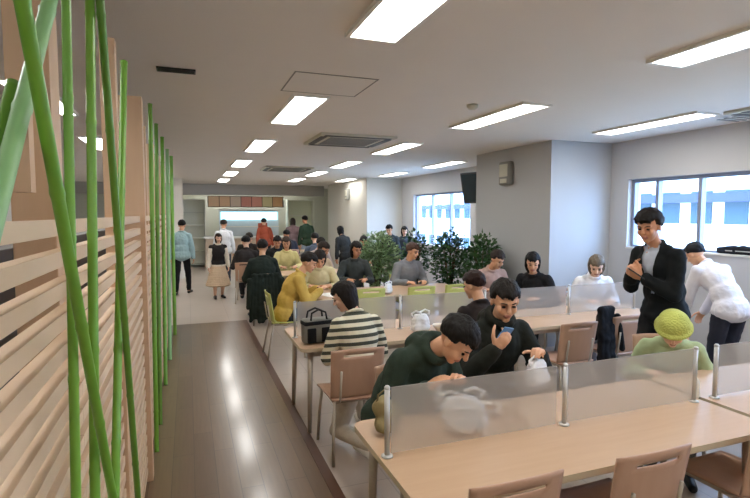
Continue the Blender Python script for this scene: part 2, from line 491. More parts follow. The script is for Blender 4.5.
# ---------------------------------------------------------------- camera, world, view
cam = bpy.data.cameras.new('camera'); co = bpy.data.objects.new('camera', cam); COL.objects.link(co)
co.location = (0, 0, 1.75); co.rotation_euler = (D2R(90-3.9725), 0, D2R(-20.3115))
cam.sensor_width = 36; cam.lens = 504/750*36; cam.clip_start = 0.05; cam.clip_end = 300
SC.camera = co
SC.view_settings.view_transform = 'Standard'; SC.view_settings.look = 'None'
SC.view_settings.gamma = 1; SC.view_settings.use_curve_mapping = False
SC.view_settings.exposure = EXPOSURE
SC.cycles.use_denoising = True
SC.cycles.max_bounces = 8; SC.cycles.diffuse_bounces = 5; SC.cycles.glossy_bounces = 4
SC.cycles.transparent_max_bounces = 12; SC.cycles.transmission_bounces = 6
SC.cycles.caustics_reflective = False; SC.cycles.caustics_refractive = False
SC.cycles.sample_clamp_indirect = 6
w = bpy.data.worlds.new('sky'); SC.world = w; w.use_nodes = True
bg = w.node_tree.nodes['Background']; bg.inputs['Color'].default_value = (0.42, 0.62, 1.0, 1); bg.inputs['Strength'].default_value = SKY

# ---------------------------------------------------------------- shell
XL, XR, YB, YF, ZC = -3.4, 5.4, -3.0, 18.6, 2.7
def tile_mat():
    m = mat('floor_tile', '#c2ac98', 0.32)
    nt = m.node_tree; b = nt.nodes['Principled BSDF']; tc = nt.nodes.new('ShaderNodeTexCoord')
    br = nt.nodes.new('ShaderNodeTexBrick'); br.offset = 0; br.inputs['Scale'].default_value = 1
    br.inputs['Brick Width'].default_value = .6; br.inputs['Row Height'].default_value = .6; br.inputs['Mortar Size'].default_value = .004
    br.inputs['Color1'].default_value = rgb('#bcafa3'); br.inputs['Color2'].default_value = rgb('#b7aa9e'); br.inputs['Mortar'].default_value = rgb('#a59a8f')
    nt.links.new(tc.outputs['Object'], br.inputs['Vector']); nt.links.new(br.outputs['Color'], b.inputs['Base Color']); return m
def plank_mat():
    m = mat('aisle_planks', '#6f5a45', 0.30, spec=0.6, coat=0.5); m.node_tree.nodes['Principled BSDF'].inputs['Coat Roughness'].default_value = .14
    nt = m.node_tree; b = nt.nodes['Principled BSDF']; tc = nt.nodes.new('ShaderNodeTexCoord')
    mp = nt.nodes.new('ShaderNodeMapping'); mp.inputs['Rotation'].default_value = (0, 0, PI/2)
    br = nt.nodes.new('ShaderNodeTexBrick'); br.offset = .37; br.inputs['Scale'].default_value = 1
    br.inputs['Brick Width'].default_value = .95; br.inputs['Row Height'].default_value = .14; br.inputs['Mortar Size'].default_value = .002
    br.inputs['Color1'].default_value = rgb('#7e664d'); br.inputs['Color2'].default_value = rgb('#715a43'); br.inputs['Mortar'].default_value = rgb('#5a4a3a')
    n = nt.nodes.new('ShaderNodeTexNoise'); n.inputs['Scale'].default_value = 3
    mp2 = nt.nodes.new('ShaderNodeMapping'); mp2.inputs['Scale'].default_value = (16, 1, 1)
    mx = nt.nodes.new('ShaderNodeMix'); mx.data_type = 'RGBA'; mx.blend_type = 'MULTIPLY'; mx.inputs['Factor'].default_value = .5
    cr = nt.nodes.new('ShaderNodeMapRange'); cr.inputs['To Min'].default_value = .65; cr.inputs['To Max'].default_value = 1.25
    nt.links.new(tc.outputs['Object'], mp.inputs['Vector']); nt.links.new(mp.outputs['Vector'], br.inputs['Vector'])
    nt.links.new(tc.outputs['Object'], mp2.inputs['Vector']); nt.links.new(mp2.outputs['Vector'], n.inputs['Vector'])
    nt.links.new(n.outputs['Fac'], cr.inputs['Value']); nt.links.new(br.outputs['Color'], mx.inputs['A']); nt.links.new(cr.outputs['Result'], mx.inputs['B'])
    nt.links.new(mx.outputs['Result'], b.inputs['Base Color']); return m
struct(MB().box(XL, XR, YB, YF, -.2, 0).build('floor', tile_mat()))
struct(MB().box(-.42, .80, YB+.01, 8.45, 0, .004).build('floor_aisle', plank_mat()))
struct(MB().box(.80, .87, YB+.01, 8.45, 0, .006).build('trim_1', mat('aisle_border', '#5b3b2a', .35)))
struct(MB().box(XL-.2, XR+.2, YB-.2, YF+.2, ZC, ZC+.2).build('ceiling', M['ceiling']))
struct(MB().box(XL-.2, XL, YB-.2, YF+.2, -.2, ZC).build('wall_left', M['white_paint']))
struct(MB().box(XL, XR, YB-.2, YB, -.2, ZC).build('wall_back', M['white_paint']))
struct(MB().box(XL, XR, YF, YF+.2, -.2, ZC).build('wall_far', mat('far_wall_paint', '#cfcfc0', .8)))
W1 = (1.2, 5.06, 1.30, 2.2); W2 = (9.0, 11.75, 1.0, 2.24)
m = MB(); xo = XR+.22
for (a, b, z0, z1) in ((YB-.2, W1[0], -.2, ZC), (W1[0], W1[1], -.2, W1[2]), (W1[0], W1[1], W1[3], ZC), (W1[1], W2[0], -.2, ZC), (W2[0], W2[1], -.2, W2[2]), (W2[0], W2[1], W2[3], ZC), (W2[1], YF+.2, -.2, ZC)):
    m.box(XR, xo, a, b, z0, z1)
struct(m.build('wall_right', M['wall_right']))
struct(MB().box(4.4, XR-.001, 5.35, 7.15, 0, ZC-.001).build('wall_pilaster', M['pilaster_grey']))
struct(MB().box(4.4, XR-.001, 12.5, 16.4, 0, ZC-.001).build('wall_pilaster', M['pilaster']))
struct(MB().box(-.42, -.12, 14.6, 14.9, 0, ZC-.001).build('wall_column', M['white_paint']))
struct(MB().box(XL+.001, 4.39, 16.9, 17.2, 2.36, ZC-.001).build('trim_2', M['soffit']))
glass = bpy.data.materials.new('window_glass'); glass.use_nodes = True
_nt = glass.node_tree; _b = _nt.nodes['Principled BSDF']; _b.inputs['Base Color'].default_value = (.8, .9, .95, 1); _b.inputs['Roughness'].default_value = .03
_t = _nt.nodes.new('ShaderNodeBsdfTransparent'); _t.inputs['Color'].default_value = (.92, .97, 1, 1); _mx = _nt.nodes.new('ShaderNodeMixShader'); _mx.inputs[0].default_value = .94
_nt.links.new(_b.outputs[0], _mx.inputs[1]); _nt.links.new(_t.outputs[0], _mx.inputs[2]); _nt.links.new(_mx.outputs[0], _nt.nodes['Material Output'].inputs['Surface'])
def window(name, wd, mull, sill):
    y0, y1, z0, z1 = wd; r = bpy.data.objects.new(name, None); COL.objects.link(r); r.location = (XR+.1, (y0+y1)/2, z0); struct(r)
    oy = (y0+y1)/2
    f = MB(); e = .045
    f.box(-.03, .03, y0-oy+.002, y1-oy-.002, .002, e); f.box(-.03, .03, y0-oy+.002, y1-oy-.002, z1-z0-e, z1-z0-.002)
    for yy in [y0+e/2+.002, y1-e/2-.002]+mull: f.box(-.035, .035, yy-oy-e/2, yy-oy+e/2, e, z1-z0-e)
    f.build('frame', M['win_frame'], r)
    MB().box(-.004, .004, y0-oy+e, y1-oy-e, e, z1-z0-e).build('glass', glass, r)
    MB().box(-.12, -.035, y0-oy+.002, y1-oy-.002, .002, .022).build('sill', M['white_paint'], r)
window('window_1', W1, [4.68, 4.12, 3.1, 2.1], True)
window('window_2', W2, [9.95, 10.85], True)
struct(MB().box(XR-.012, XR-.0005, YB+.01, 5.34, 0, .09).build('baseboard_right', M['grey']))
# daylight enters through the two window openings (portals only guide the sky light)
for wd in (W1, W2):
    l = bpy.data.lights.new('sky_portal', 'AREA'); l.shape = 'RECTANGLE'; l.size = wd[3]-wd[2]; l.size_y = wd[1]-wd[0]
    l.cycles.is_portal = True
    o = bpy.data.objects.new('sky_portal', l); COL.objects.link(o); o.location = (XR+.3, (wd[0]+wd[1])/2, (wd[2]+wd[3])/2); o.rotation_euler = (0, D2R(90), 0)

# ---------------------------------------------------------------- outside
struct(MB().box(6.5, 80, -40, 70, -9.2, -9).build('ground_outside', mat('street', '#a3a19c', .9)))
def building(label, x, y0, y1, z1, col, rows, cols):
    t = thing('building', label, 'building', (x, (y0+y1)/2, -9)); oy = (y0+y1)/2
    MB().box(0, 8, y0-oy, y1-oy, 0, z1+9).build('wall', mat('facade_'+col[1:], col, .8), t)
    MB().box(-.3, 8.2, y0-oy-.2, y1-oy+.2, z1+9, z1+9.4).build('roof', M['grey'], t)
    MB().box(-.9, -.01, y0-oy+.3, y1-oy-.3, 9+2.15, 9+2.45).build('awning', M.setdefault('awning', mat('awning_blue', '#27305c', .7)), t)
    wm = None
    pane = M.setdefault('far_pane', mat('far_pane', '#3d5058', .6, spec=.1))
    for r in range(rows):
        for c in range(cols):
            yy = y0-oy+(c+.5)*(y1-y0)/cols; zz = 9-1.2+r*2.6
            if zz+1.5 > z1+9: continue
            if wm is None:
                k = MB().box(-.06, .05, -.38, .38, 0, 1.15); wm = k.mesh('window', pane)
            o = bpy.data.objects.new('window', wm); COL.objects.link(o); o.parent = t; o.location = (0, yy, zz)
building('pale building with rows of windows straight outside the large window', 17, 6, 17, 9, '#ece8dd', 4, 9)
building('low cream building with a dark roof band outside the large window', 21, -6, 5.4, 3.2, '#efe3c2', 2, 9)
building('blue-white building outside the window beside the wall television', 20, 21, 42, 8, '#dfe6ea', 4, 14)

# ---------------------------------------------------------------- ceiling fittings
M['lamp'] = emissive('lamp_diffuser', '#fdfcf8', LAMP)
def make_light(label, x, y):
    t = thing('ceiling_light', label, 'ceiling light', (x, y, ZC), 0, 'fluorescent ceiling lights')
    f = MB(); a, b = .15, .65
    f.box(-a, -a+.022, -b, b, -.022, -.0005); f.box(a-.022, a, -b, b, -.022, -.0005)
    f.box(-a+.022, a-.022, -b, -b+.022, -.022, -.0005); f.box(-a+.022, a-.022, b-.022, b, -.022, -.0005)
    f.build('frame', M['white_plastic'], t)
    MB().box(-.126, .126, -.626, .626, -.014, -.004).build('diffuser', M['lamp'], t)
    return t
ORD = ['first', 'second', 'third', 'fourth', 'fifth', 'sixth', 'seventh', 'eighth']
rows = [(-1.10, [-.4, 2.2, 4.9, 7.7, 10.5, 13.3], 'in the row behind the slatted screen'),
        (.95, [-.6, 1.97, 4.66, 7.2, 9.75, 12.25, 14.75], 'in the row above the wooden aisle'),
        (2.83, [-.7, 1.76, 4.28, 6.82, 9.3, 11.6, 13.9], 'in the middle row above the tables'),
        (4.58, [-.9, 1.55, 4.05, 8.65, 11.15, 13.5], 'in the row closest to the windows')]
proto = None
for X, ys, where in rows:
    for i, y in enumerate(ys):
        if X > 4.4 and 5 < y < 7.2: continue
        if X > 4.4 and y > 12: X2 = 4.12
        else: X2 = X
        n = (['one behind the viewer'] + ORD)[i]
        lab = f'long lit ceiling light {where}, {n} from the front' if i else f'lit ceiling light {where}, overhead before the visible ones'
        if proto is None: proto = make_light(lab, X2, y)
        else: dup(proto, lab, (X2, y, ZC))
for i_, x_ in enumerate((.9, 2.9)): dup(proto, f'unseen ceiling light added behind the dropped beam to brighten the kitchen, {["screen side", "window side"][i_]}', (x_, 17.85, ZC), PI/2)  # two unseen lights added behind the beam to brighten the far wall and shelves
# hatch, cassettes, diffusers
t = thing('ceiling_hatch', 'square access hatch with a thin dark outline in the ceiling', 'ceiling hatch', (.99, 3.68, ZC))
m = MB(); m.box(-.30, .30, -.28, -.27, -.004, -.0005).box(-.30, .30, .27, .28, -.004, -.0005).box(-.30, -.29, -.27, .27, -.004, -.0005).box(.29, .30, -.27, .27, -.004, -.0005)
m.build('frame', M['grey'], t); MB().box(-.288, .288, -.268, .268, -.003, -.0005).build('panel', M['ceiling'], t)
def cassette(label, x, y, s=.48):
    t = thing('air_conditioner', label, 'air conditioner', (x, y, ZC), 0)
    m = MB(); m.box(-s, s, -s, s, -.03, -.0005, bev=.006); m.build('panel', M['cream_plastic'], t)
    for a, b_, c, d in ((-s+.06, s-.06, -s+.03, -s+.11), (-s+.06, s-.06, s-.11, s-.03), (-s+.03, -s+.11, -s+.14, s-.14), (s-.11, s-.03, -s+.14, s-.14)):
        MB().box(a, b_, c, d, -.034, -.029).build('outlet_slot', M['black'], t)
    g = MB()
    for k in range(9): g.box(-s+.16, s-.16, -s+.17+k*.072, -s+.20+k*.072, -.036, -.03)
    g.build('intake_grille', M['grey'], t)
cassette('square air conditioner with dark slots between the aisle and middle lights', 1.95, 6.25)
cassette('smaller looking square air conditioner deep down the hall ceiling', 1.95, 10.6)
cassette('square air conditioner by the window wall beyond the long lights', 5.0, 3.05, .3)
t = thing('air_vent', 'short dark linear air vent in the ceiling above the screen', 'vent', (-.05, 3.64, ZC))
MB().box(-.12, .12, -.045, .045, -.012, -.0005).build('frame', M['darkgrey'], t)
for k in range(3): MB().box(-.11, .11, -.033+k*.024, -.022+k*.024, -.016, -.011).build('slat', M['black'], t)
tag(MB().lathe([(.05, -.0005), (.05, -.02), (.03, -.04), (.001, -.042)], (2.35, 3.9, ZC), 20).build('smoke_detector', M['cream_plastic'], None, True), 'tiny round smoke detector on the ceiling between light rows', 'smoke detector')

# ---------------------------------------------------------------- wall fittings
def wall_speaker(label, y, z):
    t = thing('wall_speaker', label, 'speaker', (4.398, y, z))
    m = MB(); m.box(-.09, 0, -.13, .13, -.17, .17, bev=.03); m.build('housing', M['grey'], t, True)
    m = MB(); m.box(-.096, -.088, -.10, .10, -.05, .13, bev=.003); m.build('grille', M['cream_plastic'], t)
    m = MB(); m.box(-.094, -.088, -.08, .08, -.14, -.08, bev=.002); m.build('badge_plate', M['cream_plastic'], t)
wall_speaker('cream wall speaker on the near pilaster above the seated crowd', 6.27, 2.34)
wall_speaker('small cream wall speaker on the far pilaster near the ceiling', 14.1, 2.32)
t = thing('television', 'dark flat television hanging tilted beside the near pilaster', 'television', (4.88, 7.72, 2.22), D2R(-72))
MB().tube([(0, .06, .16), (0, .10, .3), (0, .10, .455)], .02).build('mount', M['darkgrey'], t)
Mx = Matrix.Rotation(D2R(12), 4, 'X')
m = MB(); m.box(-.46, .46, -.03, .05, -.28, .28, Mx=Mx, bev=.01); m.build('housing', M['black'], t)
m = MB(); m.box(-.43, .43, -.034, -.029, -.25, .25, Mx=Mx); m.build('screen', M['screen'], t)

# ---------------------------------------------------------------- kitchen end
def board(x0, x1, z0, z1, y, cols, label):
    t = thing('menu_board', label, 'menu board', ((x0+x1)/2, y, z0)); hw = (x1-x0)/2
    MB().box(-hw, hw, 0, .08, 0, z1-z0).build('frame', M['dark_wood'], t)
    n = len(cols)
    for i, c in enumerate(cols):
        a = -hw+.02+i*(2*hw-.04)/n; b = a+(2*hw-.04)/n-.02
        MB().box(a, b, -.012, 0, .02, z1-z0-.02).build('panel', M.setdefault('menu_'+c, mat('menu_'+c[1:], c, .6)), t)
board(.60, 3.02, 1.97, 2.33, 17.0, ['#d9b58e', '#d8b18a', '#cdb9a2', '#d08d7c', '#d99a86', '#d6cd9a', '#d3a878'], 'long menu board of coloured panels over the serving hatch')
t = thing('serving_counter', 'pale serving counter along the far end of the hall', 'counter', (1.85, 17.3, 0))
MB().box(-1.35, 1.30, -.25, .25, 0, .95).build('body', mat('counter_front', '#cdbba6', .6), t)
MB().box(-1.38, 1.33, -.32, .30, .95, 1.0, bev=.008).build('worktop', M['white_plastic'], t)
for k in range(6): MB().box(-1.30+k*.44, -.90+k*.44, -.262, -.25, .06, .90).build('front_panel', mat('counter_panel', '#d2bea8' if k % 2 else '#cab49c', .6), t)
t = thing('display_case', 'long display case lit cyan white behind the serving counter', 'display case', (2.05, 17.95, 1.0))
MB().box(-1.05, .95, 0, .3, 0, .9).build('body', mat('case_back', '#d4dfe6', .5), t)
MB().box(-1.0, .90, -.05, .0, .55, .82).build('light_panel', emissive('case_light', '#b9f2ff', 2.2), t)
MB().box(-1.05, .95, -.12, 0, .84, .9).build('top_rail', M['post_alu'], t)
MB().box(-1.05, .95, -.12, 0, .30, .33).build('shelf', M['white_plastic'], t)
def shelf_unit(label, x, y, w_, h, n, frame, back, rz=0):
    t = thing('shelf_unit', label, 'shelves', (x, y, 0), rz)
    m = MB(); m.box(-w_/2, -w_/2+.04, -.18, .18, 0, h).build('side_panel', frame, t); MB().box(w_/2-.04, w_/2, -.18, .18, 0, h).build('side_panel', frame, t)
    MB().box(-w_/2+.04, w_/2-.04, .15, .18, 0, h).build('back_panel', back, t)
    for k in range(n): MB().box(-w_/2+.04, w_/2-.04, -.18, .15, .08+k*(h-.12)/(n-1), .11+k*(h-.12)/(n-1)).build('shelf', frame, t)
g1 = mat('shelf_grey_green', '#d2d4c8', .6); g2 = mat('shelf_back_pale', '#e2e4d6', .7)
shelf_unit('grey shelf unit at the far end behind the girl', .12, 17.7, .85, 2.25, 6, g1, g2)
shelf_unit('pale green shelf unit right of the serving counter', 3.72, 17.7, .95, 2.25, 5, g2, mat('shelf_back_green', '#dde2c8', .7))
tag(MB().box(-.15, .15, -.01, .01, -.2, .2).build('poster', mat('poster_red', '#b4583f', .7), None, False, (2.32, 17.02, 1.15+.1)), 'small red orange poster on the front of the serving counter', 'poster')
bpy.data.objects['poster'].location.y = 17.03
tag(MB().box(-.22, .22, -.22, .22, 0, 1.25, bev=.01).build('vending_pillar', mat('vend', '#a98f82', .6), None, False, (3.25, 16.4, 0)), 'brownish waist-high stand right of the serving counter', 'stand')
# ---------------------------------------------------------------- slatted screen and green poles
t = thing('slatted_screen', 'tall pale pine screen of horizontal slats along the aisle', 'screen', (-.30, 0, 0))
Y0, Y1 = -.5, 8.45
posts = [-.45, 1.55, 2.42, 3.55, 4.7, 5.85, 7.0, 8.35]
for i, y in enumerate(posts):
    if i == 2: MB().box(-.03, .03, y-.03, y+.03, 0, 2.48, bev=.004).build('post', M['post_wood'], t)
    elif i == 3: MB().box(-.10, .045, y-.05, y+.05, 0, 2.48, bev=.004).build('post', M['post_wood'], t)
    else: MB().box(-.115, -.018, y-.05, y+.05, 0, 2.48, bev=.004).build('post', M['post_wood'], t)
MB().box(-.075, -.035, 1.36, 1.40, 1.80, 2.48).build('post', M['post_wood'], t)
for i in range(len(posts)-1):
    a, b = posts[i], posts[i+1]; m = MB()
    z = .06
    while z < 1.76:
        m.box(-.020, .016, a+.001, b-.001, z, z+.037); z += .0745
    m.build('slat_panel', M['slat'], t)
poles = [  # y at foot, z at foot, y at head, z at head, radius, x, label, material
 ('P1', (113, 498), (22, 0), -.20, .0105, 'bamboo', 'bright green pole leaning steeply, crossing the pale one at the top'),
 ('P2', (76, 498), (66, 0), -.225, .0095, 'bamboo', 'upright green pole just behind the steeply leaning one'),
 ('P3', (95, 498), (90, 0), -.225, .0115, 'bamboo', 'upright slim green pole between two leaning ones'),
 ('P4', (138, 498), (100, 0), -.20, .0105, 'bamboo_dark', 'dark green pole leaning over the tall wooden post'),
 ('P5', (115, 498), (124, 62), -.225, .0125, 'bamboo', 'green pole ending below the ceiling beside the leaning dark one'),
 ('P0', (-12, 240), (50, 0), -.235, .0130, 'bamboo_pale', 'wide pale green pole leaning the other way'),
 ('P0b', (-14, 190), (13, 84), -.262, .010, 'bamboo_dark', 'short dark green pole end next to the ceiling lamp'),
 ('P6', (155, 452), (150, 104), -.215, .016, 'bamboo', 'green pole at the far side of the broad wooden post'),
 ('P7', (159, 425), (156, 124), -.225, .017, 'bamboo_dark', 'green pole second behind the broad wooden post'),
 ('P8', (165, 385), (162, 137), -.225, .019, 'bamboo', 'green pole third behind the broad wooden post'),
 ('P9', (170, 360), (167, 143), -.225, .022, 'bamboo_pale', 'green pole fourth behind the broad wooden post'),
 ('P10', (175, 335), (171, 152), -.225, .024, 'bamboo', 'last green pole where the screen ends'),
]
def pix_ray(px, py):
    p_ = D2R(3.9725); yw = D2R(20.3115); u = (px-375)/504; v = (249-py)/504
    h = math.cos(p_)+v*math.sin(p_); z = -math.sin(p_)+v*math.cos(p_)
    return Vector((h*math.sin(yw)+u*math.cos(yw), h*math.cos(yw)-u*math.sin(yw), z))
for nm, a, b, X, r, mt, lab in poles:
    pts = []
    for q in (a, b):
        d = pix_ray(*q); pts.append(Vector((0, 0, 1.75))+d*(X/d.x))
    A, B = pts
    if nm in ('P6', 'P7', 'P8', 'P9', 'P10'):
        d = pix_ray(*a); A = Vector((0, 0, 1.75))+d*(-1.746/d.z); A.x = max(A.x, -.262+r*.3); d = pix_ray(*b); B = Vector((0, 0, 1.75))+d*(A.x/d.x)
        if B.y < 0 or (B-A).xy.length > 1.5: B = Vector((A.x, A.y, 2.5))
    d = (B-A)
    top = B.z if b[1] > 0 else 2.55
    # carry the pole down to the floor and up to its head
    foot = A+d*((0.0-A.z)/d.z); head_ = A+d*((min(top, 2.62)-A.z)/d.z)
    head_.x -= 0; n = max(6, int((head_-foot).length/.28)); mb = MB(); P_ = []; R_ = []
    for i in range(n+1):
        c = foot.lerp(head_, i/n)
        for dz_, k in ((-.012, 1.0), (0, 1.14), (.012, 1.0)):
            P_.append(c+(head_-foot).normalized()*dz_); R_.append(r*k)
    P_ = P_[1:-1]; R_ = R_[1:-1]
    P_[0].z = max(P_[0].z, .004)
    mb.tube(P_, R_, 12)
    o = mb.build('green_pole', M[mt], None, True); tag(o, lab, 'pole', 'green poles along the slatted screen')

# ---------------------------------------------------------------- chairs
def ply_back():
    NX, NZ = 14, 18; w0 = .198; z0, z1 = .455, .815; mb = MB()
    def P(i, j, s):
        u = -1+2*i/NX; v = j/NZ
        ww = w0*(1-.04*(1-v))
        if v > .93: pass
        y = -.185-.055*v+.028*u*u + (0.006 if s else -.006)
        z = z0+(z1-z0)*v-.012*u*u*(v**3)
        return (u*ww, y, z)
    hole = {(i, 15) for i in range(3, 11)}
    idx = {}
    def V(i, j, s):
        k = (i, j, s)
        if k not in idx: idx[k] = len(mb.v); mb.v.append(P(i, j, s))
        return idx[k]
    cells = {(i, j) for i in range(NX) for j in range(NZ)}-hole
    for (i, j) in cells:
        mb.f.append((V(i, j, 1), V(i, j+1, 1), V(i+1, j+1, 1), V(i+1, j, 1))); mb.f.append((V(i, j, 0), V(i+1, j, 0), V(i+1, j+1, 0), V(i, j+1, 0)))
        for (di, dj, e) in ((-1, 0, ((i, j), (i, j+1))), (1, 0, ((i+1, j+1), (i+1, j))), (0, -1, ((i+1, j), (i, j))), (0, 1, ((i, j+1), (i+1, j+1)))):
            if (i+di, j+dj) not in cells:
                a, b = e; mb.f.append((V(*a, 1), V(*a, 0), V(*b, 0), V(*b, 1)))
    mb.mi = [0]*len(mb.f)
    return mb
def seat_mb():
    NX, NY = 10, 10; mb = MB()
    for s in (1, 0):
        for j in range(NY+1):
            for i in range(NX+1):
                u = -1+2*i/NX; v = j/NY
                mb.v.append((u*(.185+.012*v), -.19+.40*v, .430+(.012 if s else 0)+.012*u*u*(1-v*.5)-.03*max(0, v-.8)**1.0))
    n = (NX+1); off = n*(NY+1)
    for j in range(NY):
        for i in range(NX):
            a = j*n+i; mb.f.append((a, a+1, a+1+n, a+n)); b = a+off; mb.f.append((b, b+n, b+n+1, b+1))
    for j in range(NY):
        a = j*n; mb.f.append((a, a+n, a+n+off, a+off)); a = j*n+NX; mb.f.append((a+n, a, a+off, a+n+off))
    for i in range(NX):
        a = i; mb.f.append((a+1, a, a+off, a+1+off)); a = NY*n+i; mb.f.append((a, a+1, a+1+off, a+off))
    mb.mi = [0]*len(mb.f); return mb
def make_chair(label, wood):
    t = thing('dining_chair', label, 'chair')
    seat_mb().build('seat', wood, t, True); ply_back().build('backrest', wood, t, True)
    for s in (1, -1):
        MB().tube([(s*.165, .17, .425), (s*.185, .19, .22), (s*.195, .205, 0)], .0115).build('leg', M['leg'], t, True)
        MB().tube([(s*.165, -.17, .425), (s*.185, -.21, .22), (s*.195, -.25, 0)], .0115).build('leg', M['leg'], t, True)
        MB().tube([(s*.13, -.10, .422), (s*.13, -.178, .425), (s*.13, -.204, .47), (s*.13, -.232, .66)], .0085).build('back_support', M['leg'], t, True)
    MB().tube([(-.165, .17, .418), (.165, .17, .418), (.165, -.17, .418), (-.165, -.17, .418)], .010, closed=True).build('seat_frame', M['leg'], t, True)
    return t
_cp = {}
def chair(label, x, y, face, kind='wood', group=None):
    if kind not in _cp:
        c = make_chair(label, M['chair_wood'] if kind == 'wood' else M['chair_green']); _cp[kind] = c
        c.location = (x, y, 0.0065); c.rotation_euler = (0, 0, D2R(face-90))
        if group: c['group'] = group
        return c
    return dup(_cp[kind], label, (x, y, 0.0065 if x < .9 else 0), D2R(face-90), group)

# ---------------------------------------------------------------- tables
def table(label, x0, x1, y0, y1, h=.70, group='long dining tables'):
    cx, cy = (x0+x1)/2, (y0+y1)/2; hw, hd = (x1-x0)/2, (y1-y0)/2
    t = thing('dining_table', label, 'table', (cx, cy, 0), 0, group)
    mb = MB(); r = .06; out = []
    for (sx, sy, a0) in ((1, 1, 0), (-1, 1, 90), (-1, -1, 180), (1, -1, 270)):
        for k in range(7):
            a = D2R(a0+15*k); out.append((sx*(hw-r)+r*math.cos(a), sy*(hd-r)+r*math.sin(a)))
    n = len(out)
    mb.v = [(x, y, h) for x, y in out]+[(x, y, h-.004) for x, y in out]+[(x, y, h-.028) for x, y in out]
    mb.f = [tuple(range(n))]+[tuple(range(3*n-1, 2*n-1, -1))]; mb.mi = [0, 0]
    for L in (0, 1):
        for k in range(n):
            mb.f.append((L*n+k, (L+1)*n+k, (L+1)*n+(k+1) % n, L*n+(k+1) % n)); mb.mi.append(1)
    mb.build('tabletop', [M['table'], M['table_edge']], t)
    for sx in (1, -1):
        for sy in (1, -1):
            MB().tube([(sx*(hw-.09), sy*(hd-.09), h-.029), (sx*(hw-.075), sy*(hd-.075), 0)], [.024, .017], 14).build('leg', M['leg'], t, True)
    m = MB(); m.box(-hw+.10, hw-.10, -hd+.08, -hd+.11, h-.085, h-.029); m.box(-hw+.10, hw-.10, hd-.11, hd-.08, h-.085, h-.029)
    m.box(-hw+.08, -hw+.11, -hd+.11, hd-.11, h-.085, h-.029); m.box(hw-.11, hw-.08, -hd+.11, hd-.11, h-.085, h-.029)
    m.build('apron', M['leg'], t)
    return t
table('long beige table in front with frosted dividers and a white bag', .75, 2.70, 1.57, 2.37)
table('long beige front table at the right whose far end passes the frame', 2.74, 4.69, 1.57, 2.37)
table('long beige table the woman in the striped jumper sits at', .80, 2.72, 3.80, 4.60)
table('long beige table in the second row by the windows', 2.76, 4.68, 3.80, 4.60)
table('table in the third row where the person in yellow sits', 1.48, 3.62, 6.0, 6.8)
table('table in the fourth row beside the person in a dark coat', .98, 2.80, 8.55, 9.3)
table('table in the fifth row near the standing girl', .95, 2.85, 11.6, 12.35)
table('table in the fourth row near the planters', 3.0, 4.3, 9.0, 9.75)
table('table in the sixth row before the serving counter', 1.9, 3.8, 14.0, 14.75)

FROST = frosted('frosted_acrylic', '#e2dedb', .69)
def partition(label, x0, x1, y, both=False):
    t = thing('table_divider', label, 'divider', ((x0+x1)/2, y, .70), 0, 'frosted dividers on the tables'); hw = (x1-x0)/2
    m = MB(); m.box(-hw+.018, hw-.018, -.004, .004, .012, .305, bev=.0015); m.build('panel', FROST, t)
    for s in ((-1, 1) if both else (-1,)):
        p = MB().tube([(s*hw, 0, .002), (s*hw, 0, .30)], .012, 14).build('post', M['post_alu'], t, True)
        MB().lathe([(.001, 0), (.013, 0), (.013, .008), (.008, .014), (.001, .015)], (s*hw, 0, .30), 14).build('cap', M['post_alu'], p, True)
        MB().lathe([(.001, 0), (.026, 0), (.026, .006), (.014, .010), (.001, .010)], (s*hw, 0, .0005), 16).build('foot', M['post_alu'], p, True)
partition('frosted divider with the white bag behind it', .785, 1.70, 1.97)
partition('frosted divider in the middle of the front table', 1.735, 2.635, 1.97, True)
partition('frosted divider on the front table by the window side', 2.80, 3.70, 1.97)
partition('frosted divider on the striped jumper woman\'s table, aisle side', .83, 1.77, 4.2)
partition('frosted divider behind the man looking at his phone', 1.80, 2.70, 4.2, True)
partition('frosted divider on the second row before the man in white', 2.78, 3.70, 4.2)
partition('frosted divider on the second row behind the standing man', 3.72, 4.62, 4.2, True)

chair('beige chair at the front table, cut by the bottom edge, under the white bag', 1.08, 1.66, 90)
chair('beige chair with a slotted backrest in the middle of the front row', 1.735, 1.66, 90)
chair('beige chair of the front row cut by the right edge of view', 2.545, 1.67, 90)
chair('beige chair under the man in the dark green hooded jacket', 1.26, 2.66, -90)
chair('beige chair under the man with the blue phone', 1.90, 2.86, -90)
chair('beige chair under the person in the yellow-green knit cap', 3.30, 2.68, -125)
chair('beige chair behind the woman in the striped jumper', 1.10, 3.52, 90)
chair('beige chair under the dark clothed person behind the phone man', 2.28, 3.56, 90)
chair('empty beige chair in the second row, left of the black coat', 3.18, 3.66, 90)
chair('empty beige chair next to the standing man with black coat', 3.84, 3.74, 90)
chair('beige chair under the grey haired person in white', 4.52, 4.88, -100)
chair('beige chair under the black clothed person by the pilaster', 4.08, 5.17, -150)
chair('yellow green chair in the third row, behind the striped jumper woman', 2.13, 6.12, 90, 'green')
chair('yellow green chair in the third row, second from the aisle', 2.84, 6.12, 90, 'green')
chair('yellow green chair in the third row, nearest the dark planter', 3.40, 6.15, 90, 'green')
chair('yellow green chair at the window end of the third table', 3.86, 5.96, -100, 'green')
chair('yellow green chair under the person in yellow, seen side on', 1.10, 6.18, 0, 'green')
chair('yellow green chair under the person in the grey jacket', 3.12, 7.05, -90, 'green')
chair('chair hidden by the dark coat, seen from behind in the fourth row', 1.12, 8.22, 90)
chair('yellow green chair under the person in a cream top', 1.74, 7.12, -100, 'green')
